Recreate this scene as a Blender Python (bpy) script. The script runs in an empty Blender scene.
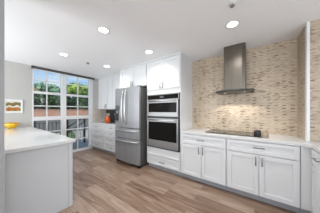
import bpy, bmesh, math, random
from mathutils import Vector, Matrix
random.seed(7)
S = bpy.context.scene
COL = S.collection
PI = math.pi

# ------------------------------------------------------------------ camera, world, lights, exposure
YAW = 0.951
F_PX = 132.0
cam_d = bpy.data.cameras.new('camera')
cam = bpy.data.objects.new('camera', cam_d); COL.objects.link(cam)
cam.location = (0, 0, 1.308)
cam.rotation_euler = (PI/2, 0, -YAW)
cam_d.sensor_fit = 'HORIZONTAL'; cam_d.sensor_width = 36
cam_d.lens = F_PX/320*36
cam_d.shift_y = (110.7-106.5)/320
cam_d.clip_start = 0.05; cam_d.clip_end = 400
S.camera = cam

S.view_settings.view_transform = 'Standard'
S.view_settings.look = 'None'
S.view_settings.gamma = 1
S.view_settings.use_curve_mapping = False
S.view_settings.exposure = 0.04

w = bpy.data.worlds.new('world'); S.world = w; w.use_nodes = True
nt = w.node_tree; nt.nodes.clear()
wo = nt.nodes.new('ShaderNodeOutputWorld'); bg = nt.nodes.new('ShaderNodeBackground')
tc = nt.nodes.new('ShaderNodeTexCoord'); sp = nt.nodes.new('ShaderNodeSeparateXYZ')
rp = nt.nodes.new('ShaderNodeValToRGB')
rp.color_ramp.elements[0].position = 0.0; rp.color_ramp.elements[0].color = (0.50, 0.68, 0.92, 1)
rp.color_ramp.elements[1].position = 0.45; rp.color_ramp.elements[1].color = (0.22, 0.46, 0.88, 1)
nz = nt.nodes.new('ShaderNodeTexNoise'); nz.inputs['Scale'].default_value = 5; nz.inputs['Detail'].default_value = 6
mp = nt.nodes.new('ShaderNodeMapping'); mp.inputs['Scale'].default_value = (1, 1, 2.5)
cr = nt.nodes.new('ShaderNodeValToRGB'); cr.color_ramp.elements[0].position = .48; cr.color_ramp.elements[1].position = .68
mx = nt.nodes.new('ShaderNodeMix'); mx.data_type = 'RGBA'
mx.inputs[7].default_value = (0.80, 0.88, .97, 1)
L_ = nt.links.new
L_(tc.outputs['Generated'], sp.inputs[0]); L_(sp.outputs['Z'], rp.inputs[0])
L_(tc.outputs['Generated'], mp.inputs[0]); L_(mp.outputs[0], nz.inputs['Vector'])
L_(nz.outputs[0], cr.inputs[0]); L_(cr.outputs[0], mx.inputs[0]); L_(rp.outputs[0], mx.inputs[6])
L_(mx.outputs[2], bg.inputs[0]); bg.inputs[1].default_value = 1.0; L_(bg.outputs[0], wo.inputs[0])

def lamp(name, kind, loc, rot, energy, color=(1, 1, 1), **kw):
    d = bpy.data.lights.new(name, kind); d.energy = energy; d.color = color
    for k, v in kw.items(): setattr(d, k, v)
    o = bpy.data.objects.new(name, d); COL.objects.link(o); o.location = loc; o.rotation_euler = rot
    return o
lamp('sun', 'SUN', (0, 0, 9), Vector((.62, .42, -.66)).to_track_quat('-Z', 'Y').to_euler(), 4.6, (1, .95, .88), angle=.02)
# added fill lamps, unseen, behind and left of the camera to brighten the kitchen
lamp('fill_left', 'AREA', (-3.4, -0.4, 1.35), Vector((.62, 0, .78)).to_track_quat('-Z', 'Y').to_euler(), 96, (.93, .97, 1), shape='RECTANGLE', size=3.2, size_y=1.9)
lamp('fill_far_end', 'AREA', (-2.6, 3.3, 1.35), Vector((.75, 0, .66)).to_track_quat('-Z', 'Y').to_euler(), 138, (.93, .97, 1), shape='RECTANGLE', size=2.3, size_y=1.9)  # added lamp behind the partition, lifts the dark far end
lamp('fill_front', 'AREA', (-0.6, -3.3, 1.35), Vector((0, .62, .78)).to_track_quat('-Z', 'Y').to_euler(), 88, (.93, .97, 1), shape='RECTANGLE', size=3.2, size_y=1.9)

# ------------------------------------------------------------------ materials
def mat(name, color=(.8, .8, .8), rough=.5, metal=0.0, **kw):
    m = bpy.data.materials.new(name); m.use_nodes = True
    b = m.node_tree.nodes['Principled BSDF']
    b.inputs['Base Color'].default_value = (*color, 1)
    b.inputs['Roughness'].default_value = rough; b.inputs['Metallic'].default_value = metal
    for k, v in kw.items(): b.inputs[k].default_value = v
    return m
def N(m, t): return m.node_tree.nodes.new(t)
def LK(m, a, b): m.node_tree.links.new(a, b)
def noisy(m, color, scale=8, amt=.04, stretch=(1, 1, 1), bump=0.0, ramp=None):
    """procedural tone variation of the surface itself"""
    b = m.node_tree.nodes['Principled BSDF']
    t = N(m, 'ShaderNodeTexCoord'); mpn = N(m, 'ShaderNodeMapping'); mpn.inputs['Scale'].default_value = stretch
    n = N(m, 'ShaderNodeTexNoise'); n.inputs['Scale'].default_value = scale; n.inputs['Detail'].default_value = 4
    r = N(m, 'ShaderNodeValToRGB')
    r.color_ramp.elements[0].position = .3; r.color_ramp.elements[1].position = .7
    r.color_ramp.elements[0].color = (*[max(0, c*(1-amt)) for c in color], 1)
    r.color_ramp.elements[1].color = (*[min(1, c*(1+amt)) for c in color], 1)
    LK(m, t.outputs['Object'], mpn.inputs[0]); LK(m, mpn.outputs[0], n.inputs['Vector'])
    LK(m, n.outputs[0], r.inputs[0]); LK(m, r.outputs[0], b.inputs['Base Color'])
    if bump:
        bp = N(m, 'ShaderNodeBump'); bp.inputs['Strength'].default_value = bump; bp.inputs['Distance'].default_value = .002
        LK(m, n.outputs[0], bp.inputs['Height']); LK(m, bp.outputs[0], b.inputs['Normal'])
    return m
def pm(name, color, rough=.5, metal=0, scale=8, amt=.03, stretch=(1, 1, 1), bump=0.0, **kw):
    return noisy(mat(name, color, rough, metal, **kw), color, scale, amt, stretch, bump)

def emis(name, col, st):
    m = bpy.data.materials.new(name); m.use_nodes = True
    b = m.node_tree.nodes['Principled BSDF']
    b.inputs['Base Color'].default_value = (*col, 1)
    b.inputs['Emission Color'].default_value = (*col, 1); b.inputs['Emission Strength'].default_value = st
    return m
M_ceil = pm('ceiling_paint', (.89, .90, .915), .9, bump=.1, scale=60, amt=.01)
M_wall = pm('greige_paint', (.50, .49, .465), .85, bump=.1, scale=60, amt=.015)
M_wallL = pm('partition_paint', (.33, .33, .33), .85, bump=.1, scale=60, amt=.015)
M_white = pm('white_wall_paint', (.72, .72, .72), .7, scale=20, amt=.01)
M_cab = pm('white_cabinet_lacquer', (.665, .67, .675), .38, scale=3, amt=.01)
M_toe = pm('grey_toe_kick', (.33, .34, .36), .6)
M_quartz = pm('white_quartz', (.62, .62, .615), .12, scale=14, amt=.02)
M_penin = pm('light_grey_panel', (.54, .55, .56), .45, scale=3, amt=.01)
M_steel = pm('brushed_steel', (.30, .305, .31), .48, .5, scale=40, amt=.08, stretch=(1, 1, .03))
M_steelh = pm('brushed_steel_horizontal', (.35, .35, .35), .45, .8, scale=40, amt=.07, stretch=(.03, .03, 1))
M_bright = pm('polished_steel', (.66, .66, .66), .3, 1.0)
M_hood = pm('hood_steel', (.17, .15, .125), .33, 1.0, scale=60, amt=.12, stretch=(1, 1, .02))
M_hoodb = pm('dark_hood_steel', (.045, .042, .038), .4, .4)
M_hled = emis('hood_lamp_lens', (1, .95, .85), 1.2)
M_nickel = pm('brushed_nickel', (.24, .24, .245), .38, 1.0)
M_side = pm('fridge_side_grey', (.10, .098, .092), .45, .3, scale=30, amt=.1)
M_black = pm('black_plastic', (.012, .012, .013), .4)
M_gap = pm('black_rubber', (.01, .01, .01), .8)
M_oglass = pm('black_oven_glass', (.010, .009, .008), .12, **{'IOR': 1.12})
M_cook = pm('black_ceramic_glass', (.03, .025, .02), .08, **{'IOR': 1.65})
M_frame = pm('white_window_vinyl', (.74, .74, .74), .5)
M_blind = pm('dark_blind_cassette', (.075, .07, .062), .6)
M_yellow = pm('yellow_glaze', (.80, .46, .02), .25, scale=9, amt=.12)
M_orange = pm('orange_glaze', (.55, .085, .015), .25, scale=9, amt=.12)
M_beige = pm('beige_ceramic', (.36, .27, .19), .4)
M_rail = pm('black_iron', (.02, .021, .024), .5)
M_grey = pm('grey_metal', (.30, .30, .30), .4, .6)
M_trimw = pm('white_edge_trim', (.68, .69, .70), .35)

def mat_glass():
    m = bpy.data.materials.new('window_glass'); m.use_nodes = True
    nt_ = m.node_tree; nt_.nodes.clear()
    o = nt_.nodes.new('ShaderNodeOutputMaterial'); x = nt_.nodes.new('ShaderNodeMixShader')
    f = nt_.nodes.new('ShaderNodeFresnel'); f.inputs['IOR'].default_value = 1.45
    t = nt_.nodes.new('ShaderNodeBsdfTransparent'); g = nt_.nodes.new('ShaderNodeBsdfGlossy')
    t.inputs[0].default_value = (.95, .98, .97, 1); g.inputs['Roughness'].default_value = .02
    nt_.links.new(f.outputs[0], x.inputs[0]); nt_.links.new(t.outputs[0], x.inputs[1]); nt_.links.new(g.outputs[0], x.inputs[2])
    nt_.links.new(x.outputs[0], o.inputs[0])
    return m
M_glass = mat_glass()
M_canopy = pm('smoked_hood_glass', (.10, .10, .09), .05, 0); M_canopy.node_tree.nodes['Principled BSDF'].inputs['Alpha'].default_value = .2
M_led = emis('led_diffuser', (1, .98, .94), 6)
M_disp = emis('oven_clock_display', (.06, .08, .09), .2)

def mat_tile(name, tone=1.0, plane='YZ', pale=False):
    m = mat(name, (.6, .5, .4), .42)
    b = m.node_tree.nodes['Principled BSDF']
    t = N(m, 'ShaderNodeTexCoord'); s = N(m, 'ShaderNodeSeparateXYZ'); c = N(m, 'ShaderNodeCombineXYZ')
    LK(m, t.outputs['Object'], s.inputs[0])
    LK(m, s.outputs['Y' if plane == 'YZ' else 'X'], c.inputs[0]); LK(m, s.outputs['Z'], c.inputs[1])
    BW, BH = .050, .0165
    br = N(m, 'ShaderNodeTexBrick'); br.inputs['Scale'].default_value = 1
    br.inputs['Brick Width'].default_value = BW; br.inputs['Row Height'].default_value = BH
    br.inputs['Mortar Size'].default_value = .0012; br.inputs['Mortar Smooth'].default_value = .3
    br.offset = .5; br.offset_frequency = 3
    br.inputs['Color1'].default_value = (0, 0, 0, 1); br.inputs['Color2'].default_value = (1, 1, 1, 1)
    br.inputs['Mortar'].default_value = (.6, .6, .6, 1)
    LK(m, c.outputs[0], br.inputs['Vector'])
    def M2(op, a, b_=None, c_=None):
        q = N(m, 'ShaderNodeMath'); q.operation = op
        for k, v in enumerate((a, b_, c_)):
            if v is None: continue
            if isinstance(v, (int, float)): q.inputs[k].default_value = v
            else: LK(m, v, q.inputs[k])
        return q.outputs[0]
    s2 = N(m, 'ShaderNodeSeparateXYZ'); LK(m, c.outputs[0], s2.inputs[0])
    row = M2('FLOOR', M2('DIVIDE', s2.outputs[1], BH))
    inrow = M2('LESS_THAN', M2('FLOORED_MODULO', row, 3), .5)          # every third row carries darker stones
    col = M2('FLOOR', M2('DIVIDE', M2('ADD', s2.outputs[0], BW*.5), BW))
    incol = M2('LESS_THAN', M2('FLOORED_MODULO', col, 2), .5)
    boost = M2('MULTIPLY', M2('MULTIPLY', inrow, incol), .28)
    # sheet-like clumping of the darker stones
    mp_ = N(m, 'ShaderNodeMapping'); mp_.inputs['Scale'].default_value = (5, 3, 1)
    n = N(m, 'ShaderNodeTexNoise'); n.inputs['Scale'].default_value = 1.0; n.inputs['Detail'].default_value = 2
    LK(m, c.outputs[0], mp_.inputs[0]); LK(m, mp_.outputs[0], n.inputs['Vector'])
    ad0 = M2('SUBTRACT', M2('MULTIPLY_ADD', br.outputs['Color'], .80, .19), boost)
    class _o: pass
    ad = _o(); ad.outputs = [M2('ADD', ad0, M2('MULTIPLY_ADD', n.outputs[0], .9, -.45))]
    r = N(m, 'ShaderNodeValToRGB'); r.color_ramp.interpolation = 'LINEAR'
    if pale:
        cols = [(0, (.40, .33, .27)), (.2, (.52, .45, .38)), (.5, (.60, .53, .46)), (1, (.66, .60, .53))]
    else:
        cols = [(0, (.20, .135, .09)), (.12, (.29, .205, .14)), (.24, (.44, .345, .25)), (.5, (.53, .43, .32)), (.8, (.57, .47, .355)), (1, (.61, .51, .395))]
    e = r.color_ramp.elements
    e[0].position = 0; e[0].color = (*[k*tone for k in cols[0][1]], 1)
    e[1].position = 1; e[1].color = (*[k*tone for k in cols[-1][1]], 1)
    for p, k in cols[1:-1]:
        x = e.new(p); x.color = (*[q*tone for q in k], 1)
    LK(m, ad.outputs[0], r.inputs[0]); LK(m, r.outputs[0], b.inputs['Base Color'])
    bp = N(m, 'ShaderNodeBump'); bp.inputs['Strength'].default_value = .5; bp.inputs['Distance'].default_value = .004
    inv = N(m, 'ShaderNodeMath'); inv.operation = 'SUBTRACT'; inv.inputs[0].default_value = 1
    LK(m, br.outputs['Fac'], inv.inputs[1]); LK(m, inv.outputs[0], bp.inputs['Height']); LK(m, bp.outputs[0], b.inputs['Normal'])
    return m
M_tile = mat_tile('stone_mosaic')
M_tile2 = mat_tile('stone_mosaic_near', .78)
M_tilep = mat_tile('pale_mosaic', 1, 'YZ', True)
M_tilepx = mat_tile('pale_mosaic_return', 1, 'XZ', True)

def mat_floor():
    m = mat('wood_plank_floor', (.3, .2, .15), .33)
    b = m.node_tree.nodes['Principled BSDF']
    t = N(m, 'ShaderNodeTexCoord'); s = N(m, 'ShaderNodeSeparateXYZ'); c = N(m, 'ShaderNodeCombineXYZ')
    LK(m, t.outputs['Object'], s.inputs[0]); LK(m, s.outputs['Y'], c.inputs[0]); LK(m, s.outputs['X'], c.inputs[1])
    br = N(m, 'ShaderNodeTexBrick'); br.inputs['Scale'].default_value = 1
    br.inputs['Brick Width'].default_value = 1.15; br.inputs['Row Height'].default_value = .155
    br.inputs['Mortar Size'].default_value = .0015; br.offset = .37; br.offset_frequency = 2
    br.inputs['Color1'].default_value = (0, 0, 0, 1); br.inputs['Color2'].default_value = (1, 1, 1, 1); br.inputs['Mortar'].default_value = (0, 0, 0, 1)
    LK(m, c.outputs[0], br.inputs['Vector'])
    # grain: long along the plank, shifted per plank
    off = N(m, 'ShaderNodeVectorMath'); off.operation = 'MULTIPLY_ADD'
    off.inputs[1].default_value = (3, 3, 3); LK(m, br.outputs['Color'], off.inputs[0]); LK(m, c.outputs[0], off.inputs[2])
    mp_ = N(m, 'ShaderNodeMapping'); mp_.inputs['Scale'].default_value = (1.5, 13, 1)
    LK(m, off.outputs[0], mp_.inputs[0])
    n = N(m, 'ShaderNodeTexNoise'); n.inputs['Scale'].default_value = 1.5; n.inputs['Detail'].default_value = 6; n.inputs['Distortion'].default_value = .8
    LK(m, mp_.outputs[0], n.inputs['Vector'])
    m1 = N(m, 'ShaderNodeMath'); m1.operation = 'MULTIPLY_ADD'; m1.inputs[1].default_value = .42; m1.inputs[2].default_value = -.20
    LK(m, br.outputs['Color'], m1.inputs[0])
    ad = N(m, 'ShaderNodeMath'); ad.operation = 'ADD'; LK(m, n.outputs[0], ad.inputs[0]); LK(m, m1.outputs[0], ad.inputs[1])
    r = N(m, 'ShaderNodeValToRGB'); e = r.color_ramp.elements
    e[0].position = .22; e[0].color = (.14, .08, .051, 1)
    e[1].position = .82; e[1].color = (.40, .295, .225, 1)
    for p, k in ((.40, (.215, .135, .092)), (.55, (.28, .19, .135)), (.66, (.335, .24, .178))):
        x = e.new(p); x.color = (*k, 1)
    LK(m, ad.outputs[0], r.inputs[0]); LK(m, r.outputs[0], b.inputs['Base Color'])
    bp = N(m, 'ShaderNodeBump'); bp.inputs['Strength'].default_value = .15; bp.inputs['Distance'].default_value = .002
    LK(m, n.outputs[0], bp.inputs['Height']); LK(m, bp.outputs[0], b.inputs['Normal'])
    return m
M_floor = mat_floor()

# ------------------------------------------------------------------ mesh helpers (world coordinates, shifted to the thing's origin)
class MB:
    def __init__(s): s.bm = bmesh.new()
    def box(s, x0, x1, y0, y1, z0, z1):
        v = [s.bm.verts.new((x, y, z)) for x in (x0, x1) for y in (y0, y1) for z in (z0, z1)]
        for q in ((0,1,3,2),(4,6,7,5),(0,4,5,1),(2,3,7,6),(0,2,6,4),(1,5,7,3)): s.bm.faces.new([v[i] for i in q])
        return s
    def prism(s, pts, z0, z1):
        a = [s.bm.verts.new((x, y, z0)) for x, y in pts]; b = [s.bm.verts.new((x, y, z1)) for x, y in pts]
        n = len(pts)
        s.bm.faces.new(a[::-1]); s.bm.faces.new(b)
        for i in range(n): s.bm.faces.new((a[i], a[(i+1) % n], b[(i+1) % n], b[i]))
        return s
    def tube(s, pts, r, n=10, cap=True):
        pts = [Vector(p) for p in pts]; rings = []
        rr = r if isinstance(r, (list, tuple)) else [r]*len(pts)
        for i, p in enumerate(pts):
            d = (pts[min(i+1, len(pts)-1)]-pts[max(i-1, 0)]).normalized()
            u = d.orthogonal().normalized() if abs(d.z) < .95 else Vector((1, 0, 0))
            if abs(d.z) < .95: u = d.cross(Vector((0, 0, 1))).normalized()
            v = d.cross(u).normalized()
            rings.append([s.bm.verts.new(p+(u*math.cos(k*2*PI/n)+v*math.sin(k*2*PI/n))*rr[i]) for k in range(n)])
        for a, b in zip(rings, rings[1:]):
            for k in range(n): s.bm.faces.new((a[k], a[(k+1) % n], b[(k+1) % n], b[k]))
        if cap: s.bm.faces.new(rings[0][::-1]); s.bm.faces.new(rings[-1])
        return s
    def lathe(s, prof, c, n=32):
        rings = []
        for r, z in prof:
            if r < 1e-5: rings.append([s.bm.verts.new((c[0], c[1], c[2]+z))])
            else: rings.append([s.bm.verts.new((c[0]+r*math.cos(k*2*PI/n), c[1]+r*math.sin(k*2*PI/n), c[2]+z)) for k in range(n)])
        for a, b in zip(rings, rings[1:]):
            for k in range(n):
                k2 = (k+1) % n
                if len(a) == 1 and len(b) == 1: continue
                if len(a) == 1: s.bm.faces.new((a[0], b[k2], b[k]))
                elif len(b) == 1: s.bm.faces.new((a[k], a[k2], b[0]))
                else: s.bm.faces.new((a[k], a[k2], b[k2], b[k]))
        return s
    def build(s, name, m, root=None, bevel=0.0, smooth=False, loc=None, seg=2):
        """parts hang at their thing's origin; root may be an Empty or a part"""
        org = Vector(root['_o']) if root is not None else Vector(loc if loc else (0, 0, 0))
        bmesh.ops.recalc_face_normals(s.bm, faces=s.bm.faces)
        bmesh.ops.translate(s.bm, verts=s.bm.verts, vec=-org)
        me = bpy.data.meshes.new(name); s.bm.to_mesh(me); s.bm.free()
        me.materials.append(m)
        if smooth: me.polygons.foreach_set('use_smooth', [True]*len(me.polygons))
        o = bpy.data.objects.new(name, me); COL.objects.link(o)
        if root is not None: o.parent = root
        else: o.location = org
        o['_o'] = list(org)
        if bevel:
            b = o.modifiers.new('bevel', 'BEVEL'); b.width = bevel; b.segments = seg; b.limit_method = 'ANGLE'; b.angle_limit = math.radians(50)
        return o
def tag(o, label=None, cat=None, group=None, kind=None):
    if label: o['label'] = label
    if cat: o['category'] = cat
    if group: o['group'] = group
    if kind: o['kind'] = kind
    return o
def thing(name, loc, label, cat, group=None, kind=None):
    o = bpy.data.objects.new(name, None); COL.objects.link(o); o.location = loc; o['_o'] = list(loc)
    o.empty_display_size = .1
    return tag(o, label, cat, group, kind)
def struct(o, label=None): return tag(o, label, None, None, 'structure')

# ------------------------------------------------------------------ dimensions
F = 2.344; W = 2.944; L = 4.60; H = 2.452; CT = .914; FC = F-.03

# ------------------------------------------------------------------ room shell
struct(MB().box(-3.6, W+.1, -3.5, L+.12, -.1, 0).build('floor', M_floor), 'brown wood plank floor')
struct(MB().box(-3.6, W+.1, -3.5, L+.12, H, H+.12).build('ceiling', M_ceil), 'smooth white ceiling with recessed lights')
wr = struct(MB().box(W, W+.1, -.62, L+.12, 0, H).build('wall_right', M_white), 'long kitchen wall behind fridge and cooktop')
t = MB().box(W-.008, W, -.554, 1.168, .9, H-.001).build('mosaic_tile', M_tile, wr); t['label'] = 'beige and brown stone mosaic behind the range hood'
t = MB().box(W-.008, W, 3.03, L-.001, .9, 1.36).build('mosaic_tile', M_tilep, wr); t['label'] = 'pale mosaic backsplash in the far corner'
wb = struct(MB().box(-2.7, .835, L, L+.12, 0, H).box(2.40, W, L, L+.12, 0, H).build('wall_back', M_wall), 'greige wall around the tall window')
t = MB().box(2.41, W-.009, L-.008, L, .9, 1.36).build('mosaic_tile', M_tilepx, wb); t['label'] = 'pale mosaic return beside the window'
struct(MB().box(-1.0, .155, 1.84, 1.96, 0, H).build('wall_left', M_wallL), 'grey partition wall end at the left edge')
struct(MB().box(-2.8, -2.7, 1.96, L+.12, 0, .4).box(-2.8, -2.7, 1.96, L+.12, 2.3, H).box(-2.8, -2.7, 1.96, 2.15, .4, 2.3).box(-2.8, -2.7, 4.45, L+.12, .4, 2.3).box(-3.7, -2.8, 1.86, 1.96, 0, H).build('wall_added', M_white), 'added unseen wall behind the partition, with a wide opening for the fill lamp')  # area behind the partition added so its lamp can light the far end
# living room side behind the camera, window openings left free
struct(MB().box(-3.7, -3.6, -3.5, 1.96, 0, .4).box(-3.7, -3.6, -3.5, 1.96, 2.3, H).box(-3.7, -3.6, -3.5, -2.1, .4, 2.3).box(-3.7, -3.6, 1.3, 1.96, .4, 2.3).build('wall_living', M_white), 'white wall behind the camera with a wide opening')
struct(MB().box(-3.7, 3.04, -3.6, -3.5, 0, .4).box(-3.7, 3.04, -3.6, -3.5, 2.3, H).box(-3.7, -2.3, -3.6, -3.5, .4, 2.3).box(1.1, 3.04, -3.6, -3.5, .4, 2.3).build('wall_front', M_white), 'white wall behind the camera with a wide window opening')
# near wall that steps forward beside the right counter
wc = struct(MB().box(2.50, W+.1, -3.5, -.562, 0, H).build('wall_corner', M_white), 'wall stepping forward at the right edge')
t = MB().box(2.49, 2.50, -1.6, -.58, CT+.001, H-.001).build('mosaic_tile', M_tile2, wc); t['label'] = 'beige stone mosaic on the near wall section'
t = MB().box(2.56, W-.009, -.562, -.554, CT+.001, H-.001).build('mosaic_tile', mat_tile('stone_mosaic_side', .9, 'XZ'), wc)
struct(MB().box(2.482, 2.555, -.58, -.550, CT+.001, H-.001).build('trim_1', M_trimw, bevel=.003), 'white edge trim where the mosaic wall steps forward')

# ------------------------------------------------------------------ windows
def window(idx, x0, x1, xm, pane0, pane1, label):
    r = thing('window_%d' % idx, ((x0+x1)/2, L+.04, 0), label, None, None, 'structure')
    y0, y1 = L+.005, L+.075
    m = MB()
    m.box(x0, pane0, y0, y1, 0, H-.001).box(pane1, x1, y0, y1, 0, H-.001)
    for a, b in ((2.39, H-.001), (1.755, 1.82), (1.045, 1.15), (0, .07)): m.box(pane0, pane1, y0, y1, a, b)
    m.build('window_frame', M_frame, r, bevel=.004)
    m = MB()
    m.box(xm-.011, xm+.011, y0+.015, y1-.015, .07, 2.39)
    for z in (2.12, 1.435, .73, .40): m.box(pane0, pane1, y0+.015, y1-.015, z-.013, z+.013)
    m.build('muntin', M_frame, r)
    MB().box(pane0, pane1, L+.037, L+.041, .07, 2.39).build('glass', M_glass, r)
    return r
window(1, .836, 1.53, 1.145, .875, 1.465, 'left bay of the tall white gridded window')
window(2, 1.53, 2.399, 1.925, 1.60, 2.27, 'right bay of the tall white gridded window, down to the floor')
t = thing('roller_blind', (1.6, L-.04, 2.38), 'dark roller blind cassette along the top of the window', 'blind')
MB().box(.835, 2.41, L-.055, L-.002, 2.385, 2.449).build('cassette', M_blind, t, bevel=.006)
for a in (.829, 2.4105): MB().box(a, a+.0055, L-.06, L-.002, 2.375, 2.451).build('end_cap', M_black, t)
MB().box(.87, 2.38, L-.035, L-.027, 2.36, 2.386).build('fabric', M_frame, t)['label'] = 'white edge of rolled fabric'

# ------------------------------------------------------------------ cabinet pieces
def shaker(root, x, y0, y1, z0, z1, name='door', rail=.058, g=.003):
    """front panel on the plane X = x, facing -X"""
    y0 += g; y1 -= g; z0 += g; z1 -= g
    m = MB(); d = .02
    rail = min(rail, (z1-z0)*.28)
    m.box(x-.010, x, y0, y1, z0, z1)
    m.box(x-d-.004, x-.010, y0, y0+rail, z0, z1).box(x-d-.004, x-.010, y1-rail, y1, z0, z1)
    m.box(x-d-.004, x-.010, y0+rail, y1-rail, z0, z0+rail).box(x-d-.004, x-.010, y0+rail, y1-rail, z1-rail, z1)
    return m.build(name, M_cab, root, bevel=.0025)
def handle(root, x, y, z, vertical=True, ln=.13, name='handle'):
    m = MB(); r = .006; xo = x-.024-.03
    if vertical:
        m.tube([(xo, y, z-ln/2), (xo, y, z+ln/2)], r)
        for s in (-1, 1): m.tube([(xo, y, z+s*ln*.36), (x-.0235, y, z+s*ln*.36)], r*.8)
    else:
        m.tube([(xo, y-ln/2, z), (xo, y+ln/2, z)], r)
        for s in (-1, 1): m.tube([(xo, y+s*ln*.36, z), (x-.0235, y+s*ln*.36, z)], r*.8)
    return m.build(name, M_nickel, root, smooth=True)

def base_cab(y0, y1, label, group=None):
    r = thing('base_cabinet', ((F+W)/2, (y0+y1)/2, 0), label, 'cabinet', group)
    MB().box(F, W-.01, y0+.0005, y1-.0005, .10, CT-.041).build('body', M_cab, r)
    MB().box(F+.055, W-.01, y0+.0005, y1-.0005, .0005, .10).build('toe_kick', M_toe, r)
    ym = (y0+y1)/2
    d = shaker(r, F, y0+.008, y1-.008, .69, CT-.052, 'drawer', rail=.045); handle(d, F, ym, .785, False)
    for a, b, s in ((y0+.008, ym, -1), (ym, y1-.008, 1)):
        d = shaker(r, F, a, b, .105, .683); handle(d, F, ym+s*.035, .60, True)
    return r
base_cab(.362, 1.167, 'white shaker base cabinet left of the cooktop centre, next to the ovens')
base_cab(-.4665, .360, 'white shaker base cabinet at the right end of the cooktop run')
t = thing('corner_filler', (F, -.52, 0), 'plain grey white filler panel in the right inner corner', 'panel')
MB().box(F-.006, F+.02, -.566, -.469, .10, CT-.041).build('panel', M_cab, t)
MB().box(F+.055, F+.07, -.566, -.469, .0005, .10).build('toe_kick', M_toe, t)
# run along the near right side, facing the window wall
ry = -.57
t = thing('base_cabinet', (2.0, -.9, 0), 'white cabinet cut off by the right picture edge', 'cabinet')
MB().box(1.45, F-.008, -1.17, ry-.001, .10, CT-.041).build('body', M_cab, t)
MB().box(1.45, F-.008, -1.17, ry-.06, .0005, .10).build('toe_kick', M_toe, t)
def shaker_y(root, y, x0, x1, z0, z1, name):
    g = .002; x0 += g; x1 -= g; z0 += g; z1 -= g; rail = min(.055, (z1-z0)*.28)
    m = MB().box(x0, x1, y, y+.014, z0, z1)
    m.box(x0, x0+rail, y+.014, y+.022, z0, z1).box(x1-rail, x1, y+.014, y+.022, z0, z1)
    m.box(x0+rail, x1-rail, y+.014, y+.022, z0, z0+rail).box(x0+rail, x1-rail, y+.014, y+.022, z1-rail, z1)
    return m.build(name, M_cab, root, bevel=.0025)
for a, b in ((1.46, 1.90), (1.90, 2.30)):
    d = shaker_y(t, ry, a, b, .69, CT-.052, 'drawer'); xm = (a+b)/2
    m = MB().tube([(xm-.065, ry+.05, .785), (xm+.065, ry+.05, .785)], .006)
    for s in (-.047, .047): m.tube([(xm+s, ry+.021, .785), (xm+s, ry+.05, .785)], .005)
    m.build('handle', M_nickel, d, smooth=True)
    shaker_y(t, ry, a, b, .105, .683, 'door')

# worktops
m = MB().prism([(W-.009, 1.166), (FC, 1.166), (FC, -.47), (FC-.0, -.50), (FC-.04, ry+.03), (1.42, ry+.03), (1.42, -1.19), (2.488, -1.19), (2.488, -.56), (2.50, -.553), (W-.009, -.553)], CT-.04, CT)
tag(m.build('countertop', M_quartz, bevel=.003), 'white quartz worktop under the cooktop, turning the right corner', 'worktop')

# ------------------------------------------------------------------ oven tower
T0, T1 = 1.169, 2.045
t = thing('oven_cabinet', ((F+W)/2, (T0+T1)/2, 0), 'tall white cabinet housing the double oven', 'cabinet')
m = MB().box(F, W-.001, T0, T0+.02, .10, H-.005).box(F, W-.001, T1-.02, T1, .10, H-.005)
m.box(F, W-.001, T0+.02, T1-.02, .10, .12).box(F, W-.001, T0+.02, T1-.02, .46, .49).box(F, W-.001, T0+.02, T1-.02, 1.665, H-.005).box(W-.02, W-.001, T0+.02, T1-.02, .12, 1.665)
m.box(F, F+.02, T0+.02, T1-.02, .12, .46)
m.build('body', M_cab, t)
MB().box(F+.055, W-.001, T0, T1, .0005, .10).build('toe_kick', M_toe, t)
MB().box(F-.03, W-.001, T0-.006, T1, H-.03, H-.002).build('crown', M_cab, t, bevel=.004)
ym = (T0+T1)/2
for a, b, s in ((T0+.015, ym, -1), (ym, T1-.015, 1)):
    d = shaker(t, F, a, b, 1.775, 2.405); handle(d, F, ym+s*.035, 1.86, True)
shaker(t, F, T0+.015, T1-.015, .315, .475, 'fixed_panel', rail=.03)
d = shaker(t, F, T0+.015, T1-.015, .11, .308, 'drawer', rail=.045); handle(d, F, ym-.01, .20, False)

ov = thing('double_wall_oven', (F, ym, .49), 'stainless steel double wall oven with black glass doors', 'oven')
o0, o1 = T0+.045, T1-.045
MB().box(F+.0, F+.5, o0-.0, o1+.0, .491, 1.664).build('casing', M_black, ov)
MB().box(F-.010, F-.0005, o0-.028, o1+.028, .487, 1.666).build('surround', M_black, ov)
cp = MB().box(F-.028, F-.0105, o0, o1, 1.555, 1.65).build('control_panel', M_oglass, ov, bevel=.002)
fm = MB().box(F-.026, F-.0105, o0-.012, o0, 1.54, 1.658).box(F-.026, F-.0105, o1, o1+.012, 1.54, 1.658).box(F-.026, F-.0105, o0, o1, 1.650, 1.658)
fm.build('fascia_frame', M_steelh, ov)
MB().box(F-.0295, F-.0282, ym-.05, ym+.05, 1.585, 1.62).build('display', M_disp, cp)
def oven_door(z0, z1, w0, w1):
    d = MB()
    d.box(F-.040, F-.0105, o0, o1, w1, z1).box(F-.040, F-.0105, o0, o1, z0, w0)
    d.box(F-.040, F-.0105, o0, o0+.03, w0, w1).box(F-.040, F-.0105, o1-.03, o1, w0, w1)
    d = d.build('oven_door', M_steelh, ov, bevel=.002)
    MB().box(F-.036, F-.012, o0+.03, o1-.03, w0, w1).build('window', M_oglass, d)
    hz = (w1+z1)/2+.005
    m = MB().tube([(F-.085, o0+.05, hz), (F-.085, o1-.05, hz)], .013, 14)
    for y in (o0+.08, o1-.08): m.tube([(F-.085, y, hz), (F-.039, y, hz)], .009)
    m.build('handle', M_bright, d, smooth=True)
oven_door(1.187, 1.553, 1.275, 1.475)
oven_door(.515, 1.142, .665, 1.065)

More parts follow.
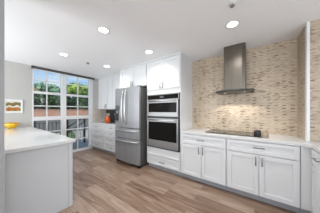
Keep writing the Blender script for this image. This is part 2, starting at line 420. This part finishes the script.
# ------------------------------------------------------------------ cabinets over the fridge
G0, G1 = 2.047, 2.985
t = thing('wall_cabinet', ((F+W)/2, (G0+G1)/2, 1.9), 'white two door cabinet above the refrigerator', 'cabinet')
MB().box(F, W-.001, G0, G1, 1.895, H-.005).build('body', M_cab, t)
MB().box(F-.03, W-.001, G0+.001, G1+.006, H-.03, H-.002).build('crown', M_cab, t, bevel=.004)
ym = (G0+G1)/2
for a, b, s in ((G0+.012, ym, -1), (ym, G1-.012, 1)):
    d = shaker(t, F, a, b, 1.90, 2.405); handle(d, F, ym+s*.035, 1.985, True)
tag(MB().box(F-.02, W-.001, 2.988, 3.018, .0005, H-.035).build('fridge_surround_panel', M_cab, bevel=.002), 'narrow white upright panel left of the refrigerator', 'panel')

# ------------------------------------------------------------------ refrigerator
R0, R1 = 2.095, 2.965; RX = 2.20; RD = 2.13
t = thing('refrigerator', (2.5, (R0+R1)/2, 0), 'stainless steel french door refrigerator with two lower drawers', 'refrigerator')
MB().box(RX, 2.90, R0+.006, R1-.006, .035, 1.845).build('body', M_side, t, bevel=.006)
MB().box(RX+.01, RX+.6, R0+.03, R1-.03, .0005, .036).build('base_grille', M_black, t)
MB().box(RX-.012, RX-.0005, R0+.006, R1-.006, .05, 1.85).build('gasket', M_gap, t)
def fpanel(name, y0, y1, z0, z1, c0=R0, c1=R1):
    """gently bowed front"""
    n = 14; pts = [(RX-.013, y1), (RX-.013, y0)]
    for i in range(n+1):
        y = y0+(y1-y0)*i/n; u = (y-(c0+c1)/2)/((c1-c0)/2)
        pts.append((RD-.035*(1-u*u), y))
    return MB().prism(pts, z0, z1).build(name, M_steel, t, bevel=.008, seg=3)
yc = (R0+R1)/2
dl = fpanel('door', yc+.003, R1, .90, 1.865); dr = fpanel('door', R0, yc-.003, .90, 1.865)
def bow(u_y): 
    u = (u_y-yc)/((R1-R0)/2); return RD-.035*(1-u*u)
def vhandle(d, y):
    x = bow(y); pts = []
    for i in range(17):
        s = i/16; z = .985+s*.79
        pts.append((x-.065+.045*abs(2*s-1)**3, y, z))
    m = MB().tube(pts, .013, 12)
    m.tube([(x-.022, y, .99), (x+.01, y, .99)], .012); m.tube([(x-.022, y, 1.77), (x+.01, y, 1.77)], .012)
    m.build('handle', M_bright, d, smooth=True)
vhandle(dl, yc+.055); vhandle(dr, yc-.055)
# water dispenser on the left door
dp = MB().box(bow(2.84)-.006, bow(2.84)+.02, 2.735, 2.925, 1.03, 1.44).build('water_dispenser', M_black, dl, bevel=.004)
MB().box(bow(2.84)-.010, bow(2.84)-.004, 2.745, 2.915, 1.33, 1.43).build('display', M_side, dp)
MB().box(bow(2.84)-.03, bow(2.84)-.004, 2.75, 2.91, 1.04, 1.055).build('drip_tray', M_grey, dp)
MB().box(bow(2.84)-.02, bow(2.84)-.004, 2.80, 2.86, 1.24, 1.31).build('nozzle', M_grey, dp)
def hdrawer(z0, z1):
    d = fpanel('drawer', R0, R1, z0, z1)
    pts = [(bow(R0+.03+(R1-R0-.06)*i/12)-.04+.025*abs(2*i/12-1)**4, R0+.03+(R1-R0-.06)*i/12, z1-.045) for i in range(13)]
    m = MB().tube(pts, .014, 12)
    for y in (R0+.035, R1-.035): m.tube([(bow(y)-.02, y, z1-.045), (bow(y)+.01, y, z1-.045)], .012)
    m.build('handle', M_bright, d, smooth=True)
hdrawer(.645, .885); hdrawer(.07, .63)
for y in (R0+.05, R1-.05):
    MB().box(RX-.05, RX+.03, y-.04, y+.04, 1.866, 1.882).build('hinge_cover', M_black, t, bevel=.004)
    MB().box(RX-.04, RX+.02, y-.03, y+.03, .0005, .06).build('foot', M_black, t, bevel=.004)

# ------------------------------------------------------------------ far corner: drawers, worktop, wall cabinets
C0, C1 = 3.02, 4.595
for i, (a, b, lb) in enumerate(((3.79, 4.59, 'white four drawer base unit beside the window'), (3.021, 3.789, 'white four drawer base unit beside the refrigerator'))):
    t = thing('drawer_cabinet', ((F+W)/2, (a+b)/2, 0), lb, 'cabinet')
    MB().box(F, W-.01, a+.0005, b-.0005, .10, CT-.041).build('body', M_cab, t)
    MB().box(F+.055, W-.01, a+.0005, b-.0005, .0005, .10).build('toe_kick', M_toe, t)
    zs = (.105, .335, .53, .71, CT-.052)
    for z0, z1 in zip(zs, zs[1:]):
        d = shaker(t, F, a+.008, b-.008, z0, z1, 'drawer', rail=.04); handle(d, F, (a+b)/2, (z0+z1)/2, False)
tag(MB().box(FC, W-.009, 3.0195, L-.009, CT-.04, CT).build('countertop', M_quartz, bevel=.003), 'white worktop in the far corner beside the refrigerator', 'worktop')
U = 2.60
for a, b, lb in ((3.725, 4.43, 'white upper cabinet nearest the window wall'), (3.02, 3.724, 'white upper cabinet just behind the refrigerator')):
    t = thing('wall_cabinet', ((U+W)/2, (a+b)/2, 1.36), lb, 'cabinet')
    MB().box(U, W-.001, a, b, 1.361, H-.004).build('body', M_cab, t)
    MB().box(U-.02, W-.001, a, b, H-.03, H-.002).build('crown', M_cab, t, bevel=.003)
    ym = (a+b)/2
    for p, q, s in ((a+.006, ym, -1), (ym, b-.006, 1)):
        d = shaker(t, U, p, q, 1.362, 2.405); handle(d, U, ym+s*.03, 1.46, True)
tag(MB().box(U, U+.02, 4.431, L-.001, 1.361, H-.002).build('corner_filler', M_cab), 'narrow white filler strip between upper cabinet and window wall', 'panel')

# coffee machine and orange jar
t = thing('coffee_machine', (2.75, 3.82, CT), 'black coffee machine in the corner behind the orange jar', 'coffee machine')
MB().box(2.58, 2.90, 3.55, 4.08, CT+.001, CT+.05).build('base', M_black, t, bevel=.01)
MB().box(2.70, 2.90, 3.55, 4.08, CT+.05, 1.24).build('body', M_black, t, bevel=.01)
MB().box(2.57, 2.90, 3.55, 4.08, 1.22, 1.345).build('head', M_black, t, bevel=.015)
MB().tube([(2.64, 3.68, 1.16), (2.64, 3.68, 1.22)], .02, 12).build('spout', M_grey, t, smooth=True)
jx, jy = 2.43, 3.76
t = thing('jar', (jx, jy, CT), 'round orange jar with a grey lid on the far worktop', 'jar')
MB().lathe([(0, .001), (.045, .001), (.066, .02), (.086, .075), (.088, .12), (.078, .175), (.055, .205), (.05, .215), (0, .215)], (jx, jy, CT)).build('body', M_orange, t, smooth=True)
MB().lathe([(0, .216), (.055, .216), (.055, .230), (.03, .245), (.012, .250), (.018, .268), (.012, .280), (0, .282)], (jx, jy, CT)).build('lid', M_grey, t, smooth=True)

# ------------------------------------------------------------------ range hood
hy = .285
t = thing('range_hood', (2.7, hy, 1.6), 'stainless chimney range hood with curved smoked glass canopy', 'range hood')
def rounded(x0, x1, y0, y1, r, n=8):
    p = [(x1, y1), (x1, y0)]
    for k in range(n+1):
        a = -PI/2-k*(PI/2)/n; p.append((x0+r+r*math.cos(a), y0+r+r*math.sin(a)))
    for k in range(n+1):
        a = PI-k*(PI/2)/n; p.append((x0+r+r*math.cos(a), y1-r+r*math.sin(a)))
    return p
MB().prism([(W-.009, .445), (W-.009, .118), (2.622, .118), (2.60, .168), (2.60, .435), (2.605, .445)], 1.66, H-.002).build('chimney', M_hood, t, bevel=.002)
def arcp(x_back, x_front, y0, y1, bowd, n=18):
    p = [(x_back, y1), (x_back, y0)]
    for i in range(n+1):
        y = y0+(y1-y0)*i/n; u = 2*i/n-1; p.append((x_front+bowd*u*u, y))
    return p
MB().prism(arcp(W-.009, 2.475, .00, .57, .07), 1.634, 1.661).build('body', M_hoodb, t, bevel=.004)
MB().prism(arcp(W-.03, 2.52, .05, .52, .05), 1.629, 1.6335).build('filter', M_hood, t)
# glass canopy bending down to the sides
bm = MB(); n = 24; rows = []
for i in range(n+1):
    u = 2*i/n-1; y = hy+.44*u; z = 1.668-.05*u*u; xf = 2.455+.16*u*u
    rows.append([bm.bm.verts.new(c) for c in ((xf, y, z), (W-.01, y, z), (W-.01, y, z-.007), (xf, y, z-.007))])
for a, b in zip(rows, rows[1:]):
    for k in range(4): bm.bm.faces.new((a[k], a[(k+1) % 4], b[(k+1) % 4], b[k]))
bm.bm.faces.new(rows[0]); bm.bm.faces.new(rows[-1][::-1])
bm.build('glass_canopy', M_canopy, t)
for y in (hy-.15, hy+.15):
    MB().tube([(2.66, y, 1.6285), (2.66, y, 1.626)], .014, 16).build('lamp', M_hled, t)
    lamp('hood_spot', 'SPOT', (2.66, y, 1.615), (0, 0, 0), 8, (1, .95, .86), spot_size=math.radians(112), spot_blend=.06, shadow_soft_size=.03)

# ------------------------------------------------------------------ cooktop and what stands beside it
t = thing('cooktop', (2.66, .335, CT), 'black glass cooktop set in the worktop under the hood', 'cooktop')
MB().box(2.415, 2.90, -.088, .73, CT+.0005, CT+.012).build('glass_top', M_cook, t, bevel=.003)
for cx, cy, r in ((2.55, .12, .09), (2.55, .52, .07), (2.77, .12, .07), (2.77, .52, .10)):
    MB().lathe([(r, .0121), (r, .0127), (r-.004, .0127), (r-.004, .0121), (r, .0121)], (cx, cy, CT)).build('burner_ring', M_grey, t)
t = thing('canister', (2.475, -.040, CT+.012), 'small black canister at the right end of the cooktop', 'canister')
MB().lathe([(0, .0135), (.042, .0135), (.046, .018), (.046, .078), (.042, .083), (0, .083)], (2.475, -.040, CT)).build('body', M_black, t, smooth=True)
MB().lathe([(0, .0835), (.043, .0835), (.040, .098), (0, .104)], (2.475, -.040, CT)).build('lid', M_black, t, smooth=True)
t = thing('jar', (2.475, -.132, CT), 'small beige jar beside the black canister on the worktop', 'jar')
MB().lathe([(0, .001), (.036, .001), (.040, .01), (.040, .068), (.034, .076), (0, .076)], (2.475, -.132, CT)).build('body', M_beige, t, smooth=True)
MB().lathe([(0, .0765), (.034, .0765), (.034, .090), (0, .094)], (2.475, -.132, CT)).build('lid', M_beige, t, smooth=True)

# ------------------------------------------------------------------ peninsula
t = thing('peninsula_cabinet', (.22, 3.3, 0), 'light grey panelled peninsula base at the left', 'cabinet')
MB().box(-.30, .755, 2.06, L-.001, .10, CT-.041).build('body', M_penin, t)
MB().box(-.30, .715, 2.06, L-.001, .0005, .10).build('toe_kick', M_penin, t)
MB().box(.175, .734, 2.05, 2.0595, .0005, CT-.041).build('end_panel', M_penin, t, bevel=.002)
MB().box(.735, .785, 2.045, 2.095, .0005, CT-.041).build('corner_post', M_penin, t, bevel=.003)
for a, b in ((2.10, 2.93), (2.93, 3.76), (3.76, 4.59)):
    d = MB().box(.7555, .775, a+.002, b-.002, .105, CT-.05).build('door', M_penin, t, bevel=.002)
tag(MB().box(-.34, .81, 2.02, L-.002, CT-.04, CT).build('countertop', M_quartz, bevel=.003), 'white quartz peninsula top running to the window', 'worktop')
tag(MB().box(.110, .170, 1.985, 2.0185, .0005, .955).build('end_post', M_penin, bevel=.003), 'low grey post between partition wall and peninsula', 'post')
# bowl
bx, by = .475, 4.44
t = thing('bowl', (bx, by, CT), 'yellow bowl on the peninsula top under the picture', 'bowl')
MB().lathe([(0, .001), (.055, .001), (.062, .010), (.100, .05), (.125, .115), (.121, .117), (.094, .056), (.05, .018), (0, .016)], (bx, by, CT)).build('body', M_yellow, t, smooth=True)
MB().lathe([(.1252, .113), (.128, .117), (.123, .121), (.1205, .118), (.1252, .113)], (bx, by, CT)).build('rim', pm('ochre_rim', (.55, .28, .02), .3), t, smooth=True)

# picture
t = thing('framed_picture', (.52, L-.01, 1.41), 'small white framed picture on the wall above the yellow bowl', 'picture')
px0, px1, pz0, pz1 = .375, .675, 1.25, 1.575; yb = L-.002
fr = MB()
for a, b, c, d in ((px0, px1, pz1-.018, pz1), (px0, px1, pz0, pz0+.018), (px0, px0+.018, pz0+.018, pz1-.018), (px1-.018, px1, pz0+.018, pz1-.018)):
    fr.box(a, b, yb-.022, yb, c, d)
fr.build('frame', M_trimw, t, bevel=.002)
MB().box(px0+.018, px1-.018, yb-.012, yb-.004, pz0+.018, pz1-.018).build('mat_board', pm('mat_board', (.74, .74, .72), .9), t)
art = MB().box(.405, .640, yb-.014, yb-.0125, 1.30, 1.525).build('print', pm('print_paper', (.62, .58, .45), .8, scale=25, amt=.2), t)
def shape(pts, y, m, name):
    b = MB(); lo = [b.bm.verts.new((x, y, z)) for x, z in pts]; hi = [b.bm.verts.new((x, y-.0006, z)) for x, z in pts]
    b.bm.faces.new(lo); b.bm.faces.new(hi[::-1])
    for i in range(len(pts)):
        j = (i+1) % len(pts); b.bm.faces.new((lo[i], lo[j], hi[j], hi[i]))
    return b.build(name, m, art)
gy = yb-.0141
shape([(.405, 1.47), (.44, 1.50), (.50, 1.485), (.56, 1.512), (.64, 1.50), (.64, 1.41), (.58, 1.45), (.52, 1.41), (.46, 1.44), (.405, 1.41)], gy, pm('olive_paint', (.16, .13, .05), .8, scale=40, amt=.5), 'painted_shape')
shape([(.41, 1.30), (.41, 1.36), (.45, 1.395), (.52, 1.38), (.60, 1.39), (.638, 1.36), (.638, 1.30)], gy, pm('rust_paint', (.42, .17, .04), .8, scale=40, amt=.6), 'painted_shape')
for x, z, m_ in ((.44, 1.335, 'a'), (.50, 1.325, 'b'), (.555, 1.34, 'a'), (.61, 1.33, 'b')):
    shape([(x+.02*math.cos(k*PI/6), z+.02*math.sin(k*PI/6)) for k in range(12)], gy-.0007,
          pm('fruit_'+m_, (.5, .07, .03) if m_ == 'a' else (.24, .26, .04), .7), 'painted_shape')

# ------------------------------------------------------------------ ceiling fixtures
names = {(1.05, .24): 'added unseen recessed ceiling light above the camera', (1.06, 1.74): 'round recessed ceiling light in front of the peninsula',  # the one above the camera is an extra, out of view, for its light
         (1.05, 3.15): 'small recessed ceiling light nearest the tall window', (1.97, 1.67): 'recessed ceiling light in front of the oven cabinet doors',
         (1.97, 3.09): 'farthest recessed ceiling light, left of the cabinet above the refrigerator', (1.98, .235): 'bright recessed ceiling light in front of the range hood'}
for (x, y), lb in names.items():
    t = thing('recessed_light', (x, y, H), lb, 'ceiling light', 'recessed ceiling lights')
    MB().lathe([(.062, 0), (.082, 0), (.080, -.004), (.064, -.004), (.062, 0)], (x, y, H-.0005)).build('trim_ring', M_trimw, t, smooth=True)
    MB().lathe([(0, -.003), (.0635, -.003), (.0635, -.0005), (0, -.0005)], (x, y, H)).build('diffuser', M_led, t)
    lamp('downlight', 'SPOT', (x, y, H-.02), (0, 0, 0), 34, (1, .99, .97), spot_size=math.radians(150), spot_blend=.8, shadow_soft_size=.06)
for x, y, lb in ((1.60, .19, 'grey ceiling sprinkler near the bright light by the hood'), (1.57, 3.245, 'small grey ceiling sprinkler nearest the window')):
    t = thing('sprinkler', (x, y, H), lb, 'sprinkler')
    MB().lathe([(0, -.0005), (.038, -.0005), (.036, -.006), (.014, -.008), (0, -.008)], (x, y, H)).build('escutcheon', M_trimw if y < 1 else M_grey, t, smooth=True)
    MB().lathe([(0, -.0085), (.012, -.0085), (.010, -.025), (.022, -.027), (.022, -.030), (0, -.031)], (x, y, H)).build('head', M_grey, t, smooth=True)

# ------------------------------------------------------------------ outside
M_pat = pm('concrete', (.36, .32, .28), .9, scale=3, amt=.15)
M_terra = pm('terracotta_stucco', (.50, .27, .19), .9, scale=5, amt=.12)
M_stone = pm('dark_stucco', (.17, .165, .16), .9, scale=5, amt=.12)
M_pale = pm('pale_iron', (.50, .51, .52), .6)
M_grass = pm('grass', (.10, .20, .04), .9, scale=20, amt=.5)
M_roof = pm('roof_tile', (.50, .25, .13), .8, scale=20, amt=.3)
tag(MB().box(-14, 16, L+.13, 10.4, -.25, -.06).build('patio', M_pat), 'pale concrete patio outside the window', None, None, 'structure')
tag(MB().box(-50, 50, 10.45, 75, -.3, -.1).build('lawn', M_grass), 'green lawn beyond the garden wall', None, None, 'structure')
t = thing('garden_wall', (2, 9.9, -.06), 'terracotta garden wall outside beyond the railing', 'garden wall')
MB().box(-8, 9, 9.8, 10.0, .80, 1.36).build('upper_wall', M_terra, t)
MB().box(-8, 9, 9.75, 10.05, -.0595, .80).build('plinth', M_stone, t)
MB().box(-8, 9, 9.77, 10.03, 1.36, 1.39).build('coping', M_terra, t)
def railing(x0, x1, y, label, z=-.06):
    t = thing('railing', ((x0+x1)/2, y, z), label, 'railing')
    MB().box(x0, x1, y-.025, y+.025, 1.03, 1.07).build('top_rail', M_rail, t)
    for a, b in ((.88, .90), (.05, .08)): MB().box(x0, x1, y-.015, y+.015, a, b).build('cross_rail', M_rail, t)
    k = 0; x = x0
    n = int(round((x1-x0)/.115))
    for i in range(n+1):
        x = x0+(x1-x0)*i/n
        if i % 8 == 0: MB().box(x-.025, x+.025, y-.025, y+.025, z+.0005, 1.03).build('post', M_rail, t)
        else: MB().box(x-.008, x+.008, y-.008, y+.008, .08, .88).build('baluster', M_rail, t)
railing(.2, 2.03, 5.75, 'black iron patio railing behind the left window bay')
railing(2.9, 3.8, 5.75, 'short black iron railing behind the right window bay')
# stair rail sloping outside
t = thing('stair_rail', (2.5, 5.9, -.06), 'black sloping handrail outside the right window bay', 'handrail')
def slope(dx, dz):
    return MB().tube([(2.05+dx, 6.0, .60+dz), (2.80+dx, 6.0, 1.08+dz)], .03, 8)
slope(0, 0).build('handrail', M_rail, t); slope(.0, -.22).build('handrail', M_rail, t)
for k in range(7):
    x = 2.12+.098*k; z = .60+(x-2.05)*.64
    MB().box(x-.01, x+.01, 5.99, 6.01, -.0595, z-.24).build('baluster', M_pale, t)
for x, z in ((2.08, .60), (2.76, 1.04)): MB().box(x-.03, x+.03, 5.97, 6.03, -.0595, z).build('post', M_rail, t)

def tree(name, x, y, z0, rx, ry_, rz, cz, col, label, n=1500, leaf=.16, trunk=.12):
    t = thing(name, (x, y, z0), label, 'tree' if name != 'shrub' else 'shrub', 'trees and shrubs beyond the garden wall')
    mt = mat(name+'_leaf', col, .6); b = mt.node_tree.nodes['Principled BSDF']
    tcn = N(mt, 'ShaderNodeTexCoord'); nn = N(mt, 'ShaderNodeTexNoise'); nn.inputs['Scale'].default_value = 3
    r = N(mt, 'ShaderNodeValToRGB'); r.color_ramp.elements[0].position = .35; r.color_ramp.elements[1].position = .65
    r.color_ramp.elements[0].color = (*[c*.55 for c in col], 1); r.color_ramp.elements[1].color = (*[min(1, c*1.5) for c in col], 1)
    LK(mt, tcn.outputs['Object'], nn.inputs['Vector']); LK(mt, nn.outputs[0], r.inputs[0]); LK(mt, r.outputs[0], b.inputs['Base Color'])
    m = MB()
    lobes = [(random.uniform(-.6, .6), random.uniform(-.5, .5), random.uniform(-.55, .6), random.uniform(.4, .62)) for _ in range(11)]
    for i in range(n):
        lx, ly, lz, lr = random.choice(lobes)
        d = Vector((random.gauss(0, 1), random.gauss(0, 1), random.gauss(0, 1))).normalized()*lr*random.uniform(.75, 1)
        p = Vector((x+(lx+d.x)*rx, y+(ly+d.y)*ry_, cz+(lz+d.z)*rz))
        nrm = (d+Vector((random.uniform(-.6, .6), random.uniform(-.6, .6), random.uniform(-.2, .8)))).normalized()
        u = nrm.orthogonal().normalized(); v = nrm.cross(u); a = random.uniform(0, 2*PI)
        u, v = u*math.cos(a)+v*math.sin(a), v*math.cos(a)-u*math.sin(a)
        s = leaf*random.uniform(.7, 1.3)
        m.bm.faces.new([m.bm.verts.new(p+q) for q in (-u*s, v*s*.45+nrm*s*.1, u*s, -v*s*.45+nrm*s*.1)])
    m.build('foliage', mt, t)
    k = MB(); pts = [(x, y, z0), (x+.03*rx, y, z0+(cz-z0)*.5), (x-.03*rx, y, cz)]
    k.tube(pts, [trunk, trunk*.8, trunk*.5], 8)
    for q in range(5):
        lx, ly, lz, lr = lobes[q]; k.tube([(x, y, z0+(cz-z0)*.7), (x+lx*rx, y+ly*ry_, cz+lz*rz*.8)], [trunk*.5, trunk*.15], 6)
    k.build('trunk', pm('bark', (.10, .07, .05), .9, scale=20, amt=.3), t)
DK = (.035, .085, .022); MD = (.09, .19, .05); BR = (.30, .42, .06); TE = (.22, .36, .22)
tree('shrub', 1.5, 11.4, -.1, .86, .7, 1.05, 1.40, DK, 'dark green shrub behind the wall at the left window edge', 3200, .22)
tree('shrub', 3.4, 11.5, -.1, .86, .7, 1.1, 1.40, DK, 'dark green shrub behind the wall in the left window bay', 3200, .22)
tree('shrub', 5.3, 11.4, -.1, .86, .7, 1.1, 1.40, DK, 'dark green shrub behind the wall in the right window bay', 3200, .22)
tree('shrub', 7.2, 11.4, -.1, .86, .7, 1.05, 1.35, DK, 'dark green shrub behind the wall at the right window edge', 3200, .22)
tree('tree', 7.0, 15.5, -.1, 2.1, 1.5, 1.0, 3.2, BR, 'bright yellow green tree seen in the right window bay', 4500, .2)
tree('tree', 5.2, 19.9, -.1, 1.3, 1.3, .9, 3.6, TE, 'pale blue green tree far away in the left window bay', 2500, .18)
tree('tree', 1.9, 17.5, -.1, 1.5, 1.4, .7, 2.7, MD, 'mid green tree at the left edge of the window', 2000, .2)
tree('shrub', 2.42, 6.5, -.06, .17, .17, .2, .22, (.16, .26, .06), 'small green plant on the patio, seen low in the right window bay', 400, .05, .02)
t = thing('house', (5.6, 26, -.1), 'distant house with an orange tiled roof', 'house')
MB().box(4.4, 6.8, 25, 28, -.1, 3.9).build('wall', pm('house_wall', (.62, .60, .55), .9), t)
MB().box(4.2, 7.0, 24.8, 28.2, 3.9, 4.0).build('eaves', M_roof, t)
b = MB(); v = [b.bm.verts.new(c) for c in ((4.2, 24.8, 4.0), (7.0, 24.8, 4.0), (7.0, 28.2, 4.0), (4.2, 28.2, 4.0), (5.2, 26.5, 4.8), (6.0, 26.5, 4.8))]
for q in ((0, 1, 5, 4), (1, 2, 5), (2, 3, 4, 5), (3, 0, 4), (0, 3, 2, 1)): b.bm.faces.new([v[i] for i in q])
b.build('roof', M_roof, t)

for o in bpy.data.objects:
    if '_o' in o: del o['_o']
